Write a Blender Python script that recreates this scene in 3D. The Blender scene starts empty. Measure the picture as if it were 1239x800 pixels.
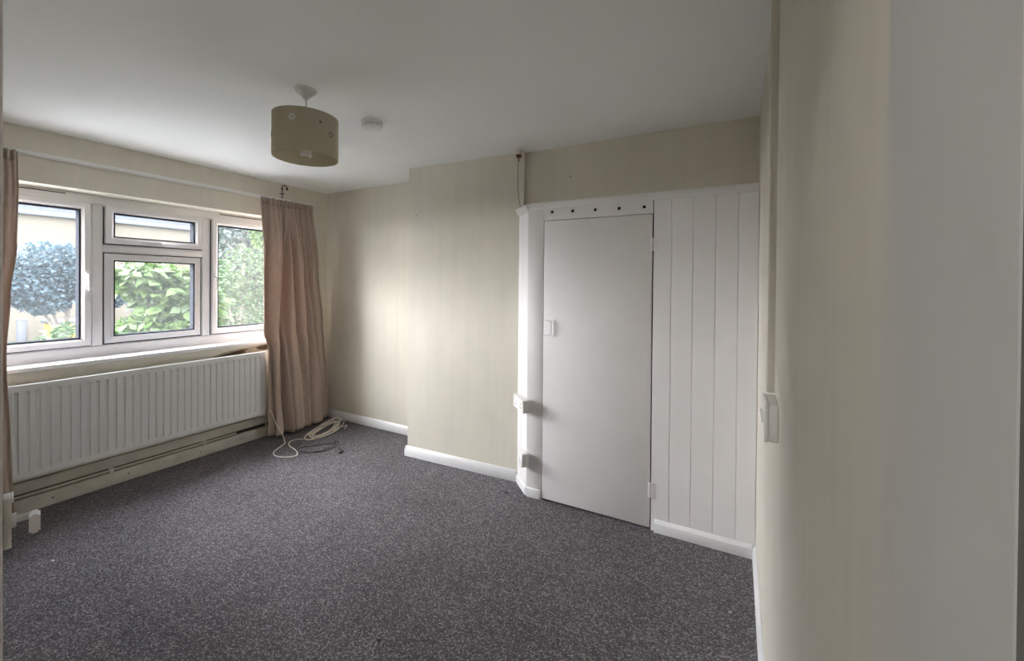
import bpy, bmesh, math, random
import numpy as np
from mathutils import Vector, Matrix
R = math.radians
random.seed(7)
SC = bpy.context.scene
COL = SC.collection

# ------------------------------------------------------------------ camera
IMG_W, IMG_H = 1239, 800
F_PX, CX, CY = 500.52, 625.40, 346.54
cam_data = bpy.data.cameras.new('camera')
cam = bpy.data.objects.new('camera', cam_data)
COL.objects.link(cam)
SC.camera = cam
cam_data.sensor_fit = 'HORIZONTAL'
cam_data.sensor_width = 36.0
cam_data.lens = 36.0 * F_PX / IMG_W
cam_data.shift_x = (IMG_W / 2 - CX) / IMG_W
cam_data.shift_y = -(IMG_H / 2 - CY) / IMG_W
cam_data.clip_start = 0.02
cam_data.clip_end = 200
rt = Vector((0.88332874, 0.46867647, 0.00852604))
up = Vector((-0.01068759, 0.00195255, 0.99994098))
fw = Vector((-0.46863216, 0.88336773, -0.00673377))
m = Matrix((rt, up, -fw)).transposed().to_4x4()
m.translation = Vector((3.9186, 0.0, 1.4483))
cam.matrix_world = m

# ------------------------------------------------------------------ sky, lights, exposure
SKY_TOP, SKY_LOW = 13.0, 4.6      # overcast: about three times brighter overhead than at the horizon
SUN_W, SUN_SLOPE, SUN_ELEV, SUN_SIZE = 30.0, 0.78, 15.0, 76.0
HALL_FILL_W = 9.5
world = bpy.data.worlds.new('overcast_sky')
SC.world = world
world.use_nodes = True
bg = world.node_tree.nodes['Background']
bg.inputs[0].default_value = (0.86, 0.915, 1.0, 1)
_nt = world.node_tree
_tc = _nt.nodes.new('ShaderNodeTexCoord'); _sp = _nt.nodes.new('ShaderNodeSeparateXYZ'); _mr = _nt.nodes.new('ShaderNodeMapRange')
_nt.links.new(_tc.outputs['Generated'], _sp.inputs[0]); _nt.links.new(_sp.outputs['Z'], _mr.inputs['Value'])
_mr.inputs['To Min'].default_value, _mr.inputs['To Max'].default_value = SKY_LOW, SKY_TOP
_nt.links.new(_mr.outputs[0], bg.inputs[1])
SC.view_settings.view_transform = 'Standard'
SC.view_settings.look = 'None'
SC.view_settings.gamma = 1.0
SC.view_settings.use_curve_mapping = False
SC.view_settings.exposure = 1.1
SC.cycles.max_bounces = 16
SC.cycles.diffuse_bounces = 10
SC.cycles.transparent_max_bounces = 16
SC.cycles.sample_clamp_indirect = 6.0
SC.cycles.use_denoising = True
SC.cycles.caustics_reflective = False
SC.cycles.caustics_refractive = False

def area_light(name, loc, rot, sx, sy, watts, color=(1, 1, 1), portal=False):
    l = bpy.data.lights.new(name, 'AREA')
    l.shape = 'RECTANGLE'
    l.size, l.size_y, l.energy, l.color = sx, sy, watts, color
    if portal:
        l.cycles.is_portal = True
    o = bpy.data.objects.new(name, l)
    COL.objects.link(o)
    o.location, o.rotation_euler = loc, rot
    return o
# sampling portal for the sky in the window opening (gives off no light of its own)
area_light('window_portal', (-0.31, 1.57, 1.475), (0, R(-90), 0), 1.15, 2.14, 1, portal=True)
# low hazy sun, spread wide by cloud, coming in slantwise through the window
sl = bpy.data.lights.new('hazy_sun', 'SUN')
sl.energy, sl.angle, sl.color = SUN_W, R(SUN_SIZE), (1.0, 0.985, 0.97)
so = bpy.data.objects.new('hazy_sun', sl)
COL.objects.link(so)
sd_ = Vector((1.0, SUN_SLOPE, 0)).normalized() * math.cos(R(SUN_ELEV)) + Vector((0, 0, -math.sin(R(SUN_ELEV))))
so.rotation_euler = sd_.to_track_quat('-Z', 'Y').to_euler()
so.location = (-6, -3, 5)
# fill lamp added in the unseen hall behind the doorway
area_light('hall_fill_light', (3.3, -1.0, 2.36), (0, 0, 0), 0.5, 0.5, HALL_FILL_W, (1.0, 0.99, 0.97))

# ------------------------------------------------------------------ helpers
def link(name, data, parent=None, loc=None):
    o = bpy.data.objects.new(name, data)
    COL.objects.link(o)
    if parent is not None:
        o.parent = parent
    if loc is not None:
        o.location = loc
    return o

def tag(o, label=None, cat=None, group=None, kind=None):
    if label: o['label'] = label
    if cat: o['category'] = cat
    if group: o['group'] = group
    if kind: o['kind'] = kind
    return o

def empty(name, loc=(0, 0, 0), rz=0.0):
    o = bpy.data.objects.new(name, None)
    COL.objects.link(o)
    o.location = loc
    o.rotation_euler = (0, 0, rz)
    o.empty_display_size = 0.1
    return o

def finish(bm, name, mat, parent=None, smooth=False, bevel=0.0, loc=None, seg=2, angle=35):
    bmesh.ops.recalc_face_normals(bm, faces=bm.faces)
    if bevel > 0:
        es = [e for e in bm.edges if len(e.link_faces) == 2 and e.calc_face_angle(0) > R(30)]
        bmesh.ops.bevel(bm, geom=es, offset=bevel, segments=seg, profile=0.5, affect='EDGES', clamp_overlap=True)
    me = bpy.data.meshes.new(name)
    bm.to_mesh(me)
    bm.free()
    mats = mat if isinstance(mat, (list, tuple)) else [mat]
    for x in mats: me.materials.append(x)
    if smooth or bevel > 0:
        me.polygons.foreach_set('use_smooth', [True] * len(me.polygons))
        me.set_sharp_from_angle(angle=R(angle))
    return link(name, me, parent, loc)

def box(bm, x0, x1, y0, y1, z0, z1, mi=0):
    vs = [bm.verts.new(p) for p in ((x0,y0,z0),(x1,y0,z0),(x1,y1,z0),(x0,y1,z0),(x0,y0,z1),(x1,y0,z1),(x1,y1,z1),(x0,y1,z1))]
    for f in ((0,3,2,1),(4,5,6,7),(0,1,5,4),(1,2,6,5),(2,3,7,6),(3,0,4,7)):
        fc = bm.faces.new([vs[i] for i in f]); fc.material_index = mi
    return vs

def boxo(name, b, mat, parent=None, bevel=0.0, seg=2):
    bm = bmesh.new(); box(bm, *b)
    return finish(bm, name, mat, parent, bevel=bevel, seg=seg)

def prism(bm, pts, z0, z1):
    lo = [bm.verts.new((p[0], p[1], z0)) for p in pts]
    hi = [bm.verts.new((p[0], p[1], z1)) for p in pts]
    n = len(pts)
    bm.faces.new(lo[::-1]); bm.faces.new(hi)
    for i in range(n):
        j = (i + 1) % n
        bm.faces.new((lo[i], lo[j], hi[j], hi[i]))

def extrude_profile(bm, prof, a, b, perp):
    """profile points (out, z) swept from plan point a to plan point b; out is measured along perp"""
    A = [bm.verts.new((a[0] + perp[0]*o, a[1] + perp[1]*o, z)) for o, z in prof]
    B = [bm.verts.new((b[0] + perp[0]*o, b[1] + perp[1]*o, z)) for o, z in prof]
    n = len(prof)
    for i in range(n):
        j = (i + 1) % n
        bm.faces.new((A[i], A[j], B[j], B[i]))
    bm.faces.new(A); bm.faces.new(B[::-1])

def lathe(bm, prof, n=32, cx=0, cy=0, cz=0, axis='z'):
    rings = []
    for r, z in prof:
        ring = []
        for i in range(n):
            a = 2 * math.pi * i / n
            if axis == 'z': p = (cx + r*math.cos(a), cy + r*math.sin(a), cz + z)
            elif axis == 'x': p = (cx + z, cy + r*math.cos(a), cz + r*math.sin(a))
            else: p = (cx + r*math.cos(a), cy + z, cz + r*math.sin(a))
            ring.append(bm.verts.new(p))
        rings.append(ring)
    for k in range(len(rings) - 1):
        for i in range(n):
            j = (i + 1) % n
            bm.faces.new((rings[k][i], rings[k][j], rings[k+1][j], rings[k+1][i]))
    bm.faces.new(rings[0]); bm.faces.new(rings[-1])

def spline(pts, per=8, closed=False):
    P = [Vector(p) for p in pts]
    n = len(P); out = []
    rng = n if closed else n - 1
    for i in range(rng):
        if closed: p0, p1, p2, p3 = P[(i-1) % n], P[i], P[(i+1) % n], P[(i+2) % n]
        else: p0, p1, p2, p3 = P[max(i-1, 0)], P[i], P[i+1], P[min(i+2, n-1)]
        for k in range(per):
            t = k / per
            out.append(0.5*((2*p1) + (p2-p0)*t + (2*p0-5*p1+4*p2-p3)*t*t + (3*p1-p0-3*p2+p3)*t**3))
    if not closed: out.append(P[-1])
    return out

def tube(bm, pts, rad, n=8, closed=False):
    P = [Vector(p) for p in pts]
    N = len(P)
    rad = rad if isinstance(rad, (list, tuple)) else [rad] * N
    rings = []
    u = None
    for i in range(N):
        if closed: t = P[(i+1) % N] - P[i-1]
        else: t = P[min(i+1, N-1)] - P[max(i-1, 0)]
        t.normalize()
        if u is None:
            u = t.orthogonal().normalized()
        else:
            u = (u - t * u.dot(t))
            if u.length < 1e-6: u = t.orthogonal()
            u.normalize()
        v = t.cross(u)
        rings.append([bm.verts.new(P[i] + (u*math.cos(2*math.pi*k/n) + v*math.sin(2*math.pi*k/n)) * rad[i]) for k in range(n)])
    M = N if closed else N - 1
    for i in range(M):
        a, b = rings[i], rings[(i+1) % N]
        for k in range(n):
            j = (k+1) % n
            bm.faces.new((a[k], a[j], b[j], b[k]))
    if not closed:
        bm.faces.new(rings[0]); bm.faces.new(rings[-1])

def ring_x(bm, y0, y1, z0, z1, prof):
    """mitred rectangular ring in the y-z plane; prof = closed list of (inset, x)"""
    loops = []
    for i, x in prof:
        loops.append([bm.verts.new(p) for p in ((x, y0+i, z0+i), (x, y1-i, z0+i), (x, y1-i, z1-i), (x, y0+i, z1-i))])
    n = len(loops)
    for k in range(n):
        a, b = loops[k], loops[(k+1) % n]
        for c in range(4):
            d = (c + 1) % 4
            bm.faces.new((a[c], a[d], b[d], b[c]))

def from_np(name, verts, faces, mat, parent=None, smooth=False):
    me = bpy.data.meshes.new(name)
    nv, nf = len(verts), len(faces)
    me.vertices.add(nv); me.vertices.foreach_set('co', np.asarray(verts, np.float32).ravel())
    k = faces.shape[1]
    me.loops.add(nf * k); me.loops.foreach_set('vertex_index', np.asarray(faces, np.int32).ravel())
    me.polygons.add(nf)
    me.polygons.foreach_set('loop_start', np.arange(0, nf*k, k, dtype=np.int32))
    me.update(calc_edges=True); me.validate()
    me.materials.append(mat)
    if smooth: me.polygons.foreach_set('use_smooth', [True]*nf)
    return link(name, me, parent)

# ------------------------------------------------------------------ materials
def mat_new(name):
    mt = bpy.data.materials.new(name)
    mt.use_nodes = True
    nt = mt.node_tree
    return mt, nt, nt.nodes['Principled BSDF'], nt.links

def node(nt, typ, **kw):
    n = nt.nodes.new(typ)
    for k, v in kw.items(): setattr(n, k, v)
    return n

def ramp(nt, fac, stops):
    r = nt.nodes.new('ShaderNodeValToRGB')
    cr = r.color_ramp
    while len(cr.elements) < len(stops): cr.elements.new(0.5)
    for e, (p, c) in zip(cr.elements, stops):
        e.position = p
        e.color = (*c, 1) if len(c) == 3 else c
    nt.links.new(fac, r.inputs[0])
    return r

def simple(name, col, rough=0.5, metal=0.0, var=0.06, scale=12.0, bump=0.0, bscale=200.0, spec=0.5):
    mt, nt, p, L = mat_new(name)
    p.inputs['Roughness'].default_value = rough
    p.inputs['Metallic'].default_value = metal
    p.inputs['Specular IOR Level'].default_value = spec
    tc = node(nt, 'ShaderNodeTexCoord')
    nz = node(nt, 'ShaderNodeTexNoise'); nz.inputs['Scale'].default_value = scale; nz.inputs['Detail'].default_value = 4
    L.new(tc.outputs['Object'], nz.inputs['Vector'])
    lo = tuple(max(0, c*(1-var)) for c in col); hi = tuple(min(1, c*(1+var)) for c in col)
    r = ramp(nt, nz.outputs['Fac'], [(0.3, lo), (0.7, hi)])
    L.new(r.outputs[0], p.inputs['Base Color'])
    if bump > 0:
        n2 = node(nt, 'ShaderNodeTexNoise'); n2.inputs['Scale'].default_value = bscale; n2.inputs['Detail'].default_value = 3
        L.new(tc.outputs['Object'], n2.inputs['Vector'])
        b = node(nt, 'ShaderNodeBump'); b.inputs['Strength'].default_value = bump; b.inputs['Distance'].default_value = 0.002
        L.new(n2.outputs['Fac'], b.inputs['Height']); L.new(b.outputs[0], p.inputs['Normal'])
    return mt

def wall_material(name, base, patch=False):
    mt, nt, p, L = mat_new(name)
    p.inputs['Roughness'].default_value = 0.75
    p.inputs['Specular IOR Level'].default_value = 0.3
    tc = node(nt, 'ShaderNodeTexCoord')
    n1 = node(nt, 'ShaderNodeTexNoise'); n1.inputs['Scale'].default_value = 1.6; n1.inputs['Detail'].default_value = 5; n1.inputs['Roughness'].default_value = 0.6
    L.new(tc.outputs['Object'], n1.inputs['Vector'])
    r1 = ramp(nt, n1.outputs['Fac'], [(0.3, tuple(c*0.93 for c in base)), (0.7, tuple(min(1, c*1.04) for c in base))])
    # vertical brush / paper drop streaks
    mp = node(nt, 'ShaderNodeMapping'); mp.inputs['Scale'].default_value = (9, 9, 0.5)
    L.new(tc.outputs['Object'], mp.inputs['Vector'])
    n2 = node(nt, 'ShaderNodeTexNoise'); n2.inputs['Scale'].default_value = 2.0; n2.inputs['Detail'].default_value = 3
    L.new(mp.outputs[0], n2.inputs['Vector'])
    r2 = ramp(nt, n2.outputs['Fac'], [(0.3, (0.95, 0.95, 0.94)), (0.7, (1, 1, 1))])
    mx = node(nt, 'ShaderNodeMix', data_type='RGBA', blend_type='MULTIPLY')
    mx.inputs['Factor'].default_value = 1.0
    L.new(r1.outputs[0], mx.inputs['A']); L.new(r2.outputs[0], mx.inputs['B'])
    out = mx.outputs['Result']
    if patch:   # newer greyer paint on the stretch next to the doorway, its edge feathered lower down
        sp = node(nt, 'ShaderNodeSeparateXYZ'); L.new(tc.outputs['Object'], sp.inputs[0])
        wz = node(nt, 'ShaderNodeMapRange'); wz.inputs['From Min'].default_value = 1.35; wz.inputs['From Max'].default_value = 1.62
        wz.inputs['To Min'].default_value = 0.09; wz.inputs['To Max'].default_value = 0.006
        L.new(sp.outputs['Z'], wz.inputs['Value'])
        lo = node(nt, 'ShaderNodeMath', operation='SUBTRACT'); lo.inputs[0].default_value = 0.428; L.new(wz.outputs[0], lo.inputs[1])
        hi = node(nt, 'ShaderNodeMath', operation='ADD'); hi.inputs[0].default_value = 0.428; L.new(wz.outputs[0], hi.inputs[1])
        mr = node(nt, 'ShaderNodeMapRange', interpolation_type='SMOOTHSTEP')
        L.new(sp.outputs['Y'], mr.inputs['Value']); L.new(lo.outputs[0], mr.inputs['From Min']); L.new(hi.outputs[0], mr.inputs['From Max'])
        mr.inputs['To Min'].default_value = 1; mr.inputs['To Max'].default_value = 0
        # soft grey scuffs
        n3 = node(nt, 'ShaderNodeTexNoise'); n3.inputs['Scale'].default_value = 14; n3.inputs['Detail'].default_value = 2
        L.new(tc.outputs['Object'], n3.inputs['Vector'])
        r3 = ramp(nt, n3.outputs['Fac'], [(0.25, (0.50, 0.505, 0.51)), (0.38, (0.555, 0.565, 0.57)), (1, (0.57, 0.58, 0.585))])
        m2 = node(nt, 'ShaderNodeMix', data_type='RGBA')
        L.new(mr.outputs[0], m2.inputs['Factor']); L.new(out, m2.inputs['A']); L.new(r3.outputs[0], m2.inputs['B'])
        out = m2.outputs['Result']
    L.new(out, p.inputs['Base Color'])
    n4 = node(nt, 'ShaderNodeTexNoise'); n4.inputs['Scale'].default_value = 60; n4.inputs['Detail'].default_value = 6
    L.new(tc.outputs['Object'], n4.inputs['Vector'])
    b = node(nt, 'ShaderNodeBump'); b.inputs['Strength'].default_value = 0.25; b.inputs['Distance'].default_value = 0.002
    L.new(n4.outputs['Fac'], b.inputs['Height']); L.new(b.outputs[0], p.inputs['Normal'])
    return mt

WALL = (0.74, 0.705, 0.62)
M_wall = wall_material('cream_wall_paint', WALL)
M_wall_r = wall_material('cream_and_grey_wall_paint', (0.68, 0.655, 0.59), patch=True)
M_ceil = simple('white_ceiling_paint', (0.89, 0.905, 0.91), 0.8, var=0.015, scale=2.0, bump=0.15, bscale=90, spec=0.2)
M_gloss = simple('white_gloss_paint', (0.82, 0.82, 0.84), 0.32, var=0.03, scale=5, bump=0.05, bscale=50)
M_cup = simple('white_cupboard_paint', (0.79, 0.775, 0.785), 0.45, var=0.03, scale=3, bump=0.08, bscale=40)
M_reveal = simple('cream_reveal_paint', (0.78, 0.76, 0.66), 0.6, var=0.03)
M_upvc = simple('white_upvc', (0.80, 0.80, 0.82), 0.28, var=0.015, scale=4)
M_gasket_gap = simple('black_gasket_and_gap', (0.02, 0.022, 0.028), 0.95, spec=0.0)
M_rad = simple('white_radiator_enamel', (0.74, 0.75, 0.76), 0.35, var=0.02, scale=4)
M_skirt_old = simple('aged_cream_woodwork', (0.58, 0.555, 0.49), 0.5, var=0.10, scale=9)
M_pipe = simple('cream_painted_pipe', (0.66, 0.63, 0.54), 0.4, var=0.08)
M_plastic = simple('white_plastic', (0.80, 0.80, 0.79), 0.35, var=0.015)
M_plastic_cream = simple('aged_white_plastic', (0.70, 0.68, 0.62), 0.4, var=0.02)
M_brown = simple('brown_plastic', (0.10, 0.035, 0.022), 0.4)
M_dark = simple('dark_cavity', (0.012, 0.011, 0.010), 0.9)
M_black = simple('black_rubber', (0.018, 0.018, 0.02), 0.5)
M_edge_shade = simple('grey_edge_shade', (0.17, 0.17, 0.165), 0.9, spec=0.1)
M_cord = simple('grubby_cord', (0.34, 0.29, 0.23), 0.8)
M_fit = simple('pinkish_white_plastic', (0.60, 0.53, 0.50), 0.4)
M_gap_shade = simple('brown_gap_shade', (0.05, 0.04, 0.032), 0.9)
M_iron = simple('black_iron', (0.02, 0.018, 0.016), 0.5, metal=0.3)
M_steel = simple('dull_steel', (0.42, 0.41, 0.40), 0.35, metal=0.9)
M_cable = simple('off_white_cable', (0.74, 0.70, 0.62), 0.45, var=0.05)
M_lint = simple('pale_lint', (0.75, 0.74, 0.70), 0.9)
M_pinkdoor = simple('painted_door', (0.50, 0.46, 0.43), 0.45, var=0.04, scale=5)

def glass_material():
    mt, nt, p, L = mat_new('window_glass')
    nt.nodes.remove(p)
    out = nt.nodes['Material Output']
    tr = node(nt, 'ShaderNodeBsdfTransparent'); tr.inputs[0].default_value = (0.97, 0.97, 0.975, 1)
    gl = node(nt, 'ShaderNodeBsdfGlossy'); gl.inputs['Roughness'].default_value = 0.02
    lw = node(nt, 'ShaderNodeLayerWeight'); lw.inputs['Blend'].default_value = 0.5
    pw = node(nt, 'ShaderNodeMath', operation='POWER'); pw.inputs[1].default_value = 5.0
    L.new(lw.outputs['Facing'], pw.inputs[0])
    fr = node(nt, 'ShaderNodeMapRange'); fr.inputs['To Min'].default_value = 0.03; fr.inputs['To Max'].default_value = 1.0
    L.new(pw.outputs[0], fr.inputs['Value'])
    mx = node(nt, 'ShaderNodeMixShader')
    L.new(fr.outputs[0], mx.inputs[0]); L.new(tr.outputs[0], mx.inputs[1]); L.new(gl.outputs[0], mx.inputs[2])
    # thin translucent veil imitating glare haze over the view
    df = node(nt, 'ShaderNodeBsdfTranslucent'); df.inputs[0].default_value = (0.9, 0.95, 1.0, 1)
    m2 = node(nt, 'ShaderNodeMixShader'); m2.inputs[0].default_value = 0.006
    L.new(mx.outputs[0], m2.inputs[1]); L.new(df.outputs[0], m2.inputs[2])
    L.new(m2.outputs[0], out.inputs[0])
    return mt
M_glass = glass_material()

def carpet_material():
    mt, nt, p, L = mat_new('grey_loop_carpet')
    p.inputs['Roughness'].default_value = 0.95
    p.inputs['Specular IOR Level'].default_value = 0.1
    tc = node(nt, 'ShaderNodeTexCoord')
    mp = node(nt, 'ShaderNodeMapping'); mp.inputs['Rotation'].default_value = (0, 0, R(28)); mp.inputs['Scale'].default_value = (150, 215, 1)
    L.new(tc.outputs['Object'], mp.inputs['Vector'])
    v = node(nt, 'ShaderNodeTexVoronoi', voronoi_dimensions='2D'); v.inputs['Scale'].default_value = 1.0; v.inputs['Randomness'].default_value = 0.55
    L.new(mp.outputs[0], v.inputs['Vector'])
    sp = node(nt, 'ShaderNodeSeparateColor'); L.new(v.outputs['Color'], sp.inputs[0])
    r = ramp(nt, sp.outputs[0], [(0.0, (0.080, 0.075, 0.081)), (0.35, (0.118, 0.111, 0.120)), (0.75, (0.165, 0.156, 0.168)), (0.97, (0.31, 0.296, 0.308))])
    n = node(nt, 'ShaderNodeTexNoise'); n.inputs['Scale'].default_value = 2.2; n.inputs['Detail'].default_value = 5
    L.new(tc.outputs['Object'], n.inputs['Vector'])
    r2 = ramp(nt, n.outputs['Fac'], [(0.3, (0.86, 0.86, 0.86)), (0.7, (1.06, 1.05, 1.06))])
    mx = node(nt, 'ShaderNodeMix', data_type='RGBA', blend_type='MULTIPLY'); mx.inputs['Factor'].default_value = 1
    L.new(r.outputs[0], mx.inputs['A']); L.new(r2.outputs[0], mx.inputs['B'])
    L.new(mx.outputs['Result'], p.inputs['Base Color'])
    inv = node(nt, 'ShaderNodeMath', operation='SUBTRACT'); inv.inputs[0].default_value = 1.0; L.new(v.outputs['Distance'], inv.inputs[1])
    b = node(nt, 'ShaderNodeBump'); b.inputs['Strength'].default_value = 0.9; b.inputs['Distance'].default_value = 0.004
    L.new(inv.outputs[0], b.inputs['Height']); L.new(b.outputs[0], p.inputs['Normal'])
    return mt
M_carpet = carpet_material()

def curtain_material():
    mt, nt, p, L = mat_new('dusky_pink_beige_curtain_cloth')
    p.inputs['Roughness'].default_value = 0.8
    p.inputs['Specular IOR Level'].default_value = 0.2
    p.inputs['Sheen Weight'].default_value = 0.15
    tc = node(nt, 'ShaderNodeTexCoord')
    mp = node(nt, 'ShaderNodeMapping'); mp.inputs['Scale'].default_value = (60, 60, 12)
    L.new(tc.outputs['Object'], mp.inputs['Vector'])
    n = node(nt, 'ShaderNodeTexNoise'); n.inputs['Scale'].default_value = 2; n.inputs['Detail'].default_value = 4
    L.new(mp.outputs[0], n.inputs['Vector'])
    r = ramp(nt, n.outputs['Fac'], [(0.3, (0.46, 0.365, 0.305)), (0.7, (0.57, 0.47, 0.405))])
    L.new(r.outputs[0], p.inputs['Base Color'])
    out = nt.nodes['Material Output']
    tl = node(nt, 'ShaderNodeBsdfTranslucent'); tl.inputs[0].default_value = (0.45, 0.32, 0.25, 1)
    mx = node(nt, 'ShaderNodeMixShader'); mx.inputs[0].default_value = 0.16
    L.new(p.outputs[0], mx.inputs[1]); L.new(tl.outputs[0], mx.inputs[2]); L.new(mx.outputs[0], out.inputs[0])
    return mt
M_curtain = curtain_material()

def shade_material():
    mt, nt, p, L = mat_new('beige_lampshade_cloth')
    p.inputs['Base Color'].default_value = (0.53, 0.47, 0.36, 1)
    p.inputs['Roughness'].default_value = 0.7
    out = nt.nodes['Material Output']
    tl = node(nt, 'ShaderNodeBsdfTranslucent'); tl.inputs[0].default_value = (0.66, 0.60, 0.46, 1)
    mx = node(nt, 'ShaderNodeMixShader'); mx.inputs[0].default_value = 0.45
    tc = node(nt, 'ShaderNodeTexCoord'); n = node(nt, 'ShaderNodeTexNoise'); n.inputs['Scale'].default_value = 90
    L.new(tc.outputs['Object'], n.inputs['Vector'])
    r = ramp(nt, n.outputs['Fac'], [(0.3, (0.56, 0.52, 0.43)), (0.7, (0.62, 0.58, 0.48))]); L.new(r.outputs[0], p.inputs['Base Color'])
    L.new(p.outputs[0], mx.inputs[1]); L.new(tl.outputs[0], mx.inputs[2]); L.new(mx.outputs[0], out.inputs[0])
    return mt
M_shade = shade_material()
M_shade_dark = simple('brown_shade_print', (0.24, 0.20, 0.14), 0.7)

def leaf_material(name, cols, trans=0.35):
    mt, nt, p, L = mat_new(name)
    p.inputs['Roughness'].default_value = 0.6
    p.inputs['Specular IOR Level'].default_value = 0.25
    g = node(nt, 'ShaderNodeNewGeometry')
    r = ramp(nt, g.outputs['Random Per Island'], [(i/(len(cols)-1), c) for i, c in enumerate(cols)])
    L.new(r.outputs[0], p.inputs['Base Color'])
    tl = node(nt, 'ShaderNodeBsdfTranslucent'); L.new(r.outputs[0], tl.inputs[0])
    mx = node(nt, 'ShaderNodeMixShader'); mx.inputs[0].default_value = trans
    out = nt.nodes['Material Output']
    L.new(p.outputs[0], mx.inputs[1]); L.new(tl.outputs[0], mx.inputs[2]); L.new(mx.outputs[0], out.inputs[0])
    return mt
M_leaf_blue = leaf_material('blue_green_leaf', [(0.020, 0.040, 0.050), (0.038, 0.066, 0.082), (0.075, 0.112, 0.135)])
M_leaf_green = leaf_material('bright_green_leaf', [(0.018, 0.042, 0.010), (0.040, 0.078, 0.016), (0.070, 0.105, 0.034), (0.085, 0.115, 0.07)])
M_leaf_deep = leaf_material('deep_green_leaf', [(0.014, 0.034, 0.010), (0.032, 0.062, 0.022), (0.062, 0.095, 0.042)])
M_leaf_pale = leaf_material('pale_grey_green_leaf', [(0.036, 0.0495, 0.0428), (0.0585, 0.0786, 0.0672), (0.0858, 0.108, 0.0966)])
M_bark = simple('grey_brown_bark', (0.13, 0.11, 0.095), 0.9, var=0.3, scale=20)
M_lawn = simple('lawn', (0.016, 0.024, 0.009), 0.95, var=0.35, scale=3)

def house_brick():
    mt, nt, p, L = mat_new('pale_buff_brickwork')
    p.inputs['Roughness'].default_value = 0.9
    tc = node(nt, 'ShaderNodeTexCoord')
    mp = node(nt, 'ShaderNodeMapping'); mp.inputs['Rotation'].default_value = (R(90), 0, R(90))
    L.new(tc.outputs['Object'], mp.inputs['Vector'])
    bk = node(nt, 'ShaderNodeTexBrick')
    bk.inputs['Color1'].default_value = (0.115, 0.096, 0.070, 1); bk.inputs['Color2'].default_value = (0.102, 0.085, 0.061, 1); bk.inputs['Mortar'].default_value = (0.12, 0.108, 0.09, 1)
    bk.inputs['Scale'].default_value = 4.4
    sp = node(nt, 'ShaderNodeSeparateXYZ'); L.new(tc.outputs['Object'], sp.inputs[0])
    cb = node(nt, 'ShaderNodeCombineXYZ'); L.new(sp.outputs['Y'], cb.inputs[0]); L.new(sp.outputs['Z'], cb.inputs[1])
    L.new(cb.outputs[0], bk.inputs['Vector'])
    L.new(bk.outputs['Color'], p.inputs['Base Color'])
    return mt
M_house = house_brick()
M_bounce_slab = simple('pale_bounce_slab', (0.42, 0.42, 0.41), 0.9, var=0.08, scale=3)
M_tile = simple('grey_roof_tile', (0.036, 0.039, 0.047), 0.95, var=0.12, scale=6, spec=0.05)
M_yellow = simple('yellow_plastic', (0.62, 0.36, 0.04), 0.45)
M_greyplastic = simple('pale_grey_plastic', (0.075, 0.078, 0.088), 0.6)
M_darkgrey = simple('dark_grey_plastic', (0.08, 0.085, 0.09), 0.5)

# ------------------------------------------------------------------ dimensions (metres)
W, H = 4.0237, 2.40
YB = 2.989            # alcove wall
YC0, YC1 = 2.632, 2.676   # chimney breast face, left end and right end
XC0, XC1 = 1.497, 2.55
YR = 2.690            # wall above the cupboard
YF = 0.06             # wall with the doorway (room side)
WT = 0.30             # window wall thickness
WY0, WY1, WZ0, WZ1 = 0.49, 2.65, 0.868, 2.064
def setting(o): return tag(o, kind='structure')

# ------------------------------------------------------------------ room shell
setting(boxo('floor', (-0.3, W+0.12, -2.0, YB+0.12, -0.12, 0.0), M_carpet))
setting(boxo('ceiling', (-WT, W+0.12, -2.0, YB+0.12, H, H+0.12), M_ceil))
bm = bmesh.new()
box(bm, -WT, 0, -0.3, WY0, 0, H); box(bm, -WT, 0, WY1, YB+0.12, 0, H)
box(bm, -WT, 0, WY0, WY1, 0, WZ0); box(bm, -WT, 0, WY0, WY1, WZ1, H)
bmesh.ops.remove_doubles(bm, verts=bm.verts, dist=1e-5)
wall_left = setting(finish(bm, 'wall_left', M_wall))
setting(boxo('wall_back', (0, XC0+0.2, YB, YB+0.12, 0, H), M_wall))
bm = bmesh.new()
prism(bm, [(XC0, YC0), (XC1, YC1), (XC1, YB), (XC0, YB)], 0, H)
setting(finish(bm, 'wall_chimney', M_wall))
setting(boxo('wall_recess', (XC1, W, YR, YB, 0, H), M_wall))
bm = bmesh.new()
box(bm, W, W+0.12, 0.253, YB, 0, H)
setting(finish(bm, 'wall_right', M_wall_r))
bm = bmesh.new()
box(bm, -WT, 3.30, -0.06, YF, 0, H)
box(bm, 3.30, W+0.06, -0.06, YF, 2.03, H)
setting(finish(bm, 'wall_front', M_wall))
# hall beyond the doorway
bm = bmesh.new()
box(bm, W+0.010, W+0.12, -2.0, 0.2385, 0, H)
box(bm, 2.2, W+0.12, -2.12, -2.0, 0, H)
box(bm, 2.1, 2.2, -2.0, -0.06, 0, H)
setting(finish(bm, 'wall_hall', M_wall))

setting(boxo('edge_shade_strip', (W+0.0008, W+0.0098, 0.2385, 0.2525, 0, 2.03), M_edge_shade))     # grey strip painting in the shaded edge where wall meets door frame
# door lining beside the camera
boxo('trim_1', (3.30, 3.335, -0.07, YF+0.004, 0, 2.03), M_gloss)['kind'] = 'structure'

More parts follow.
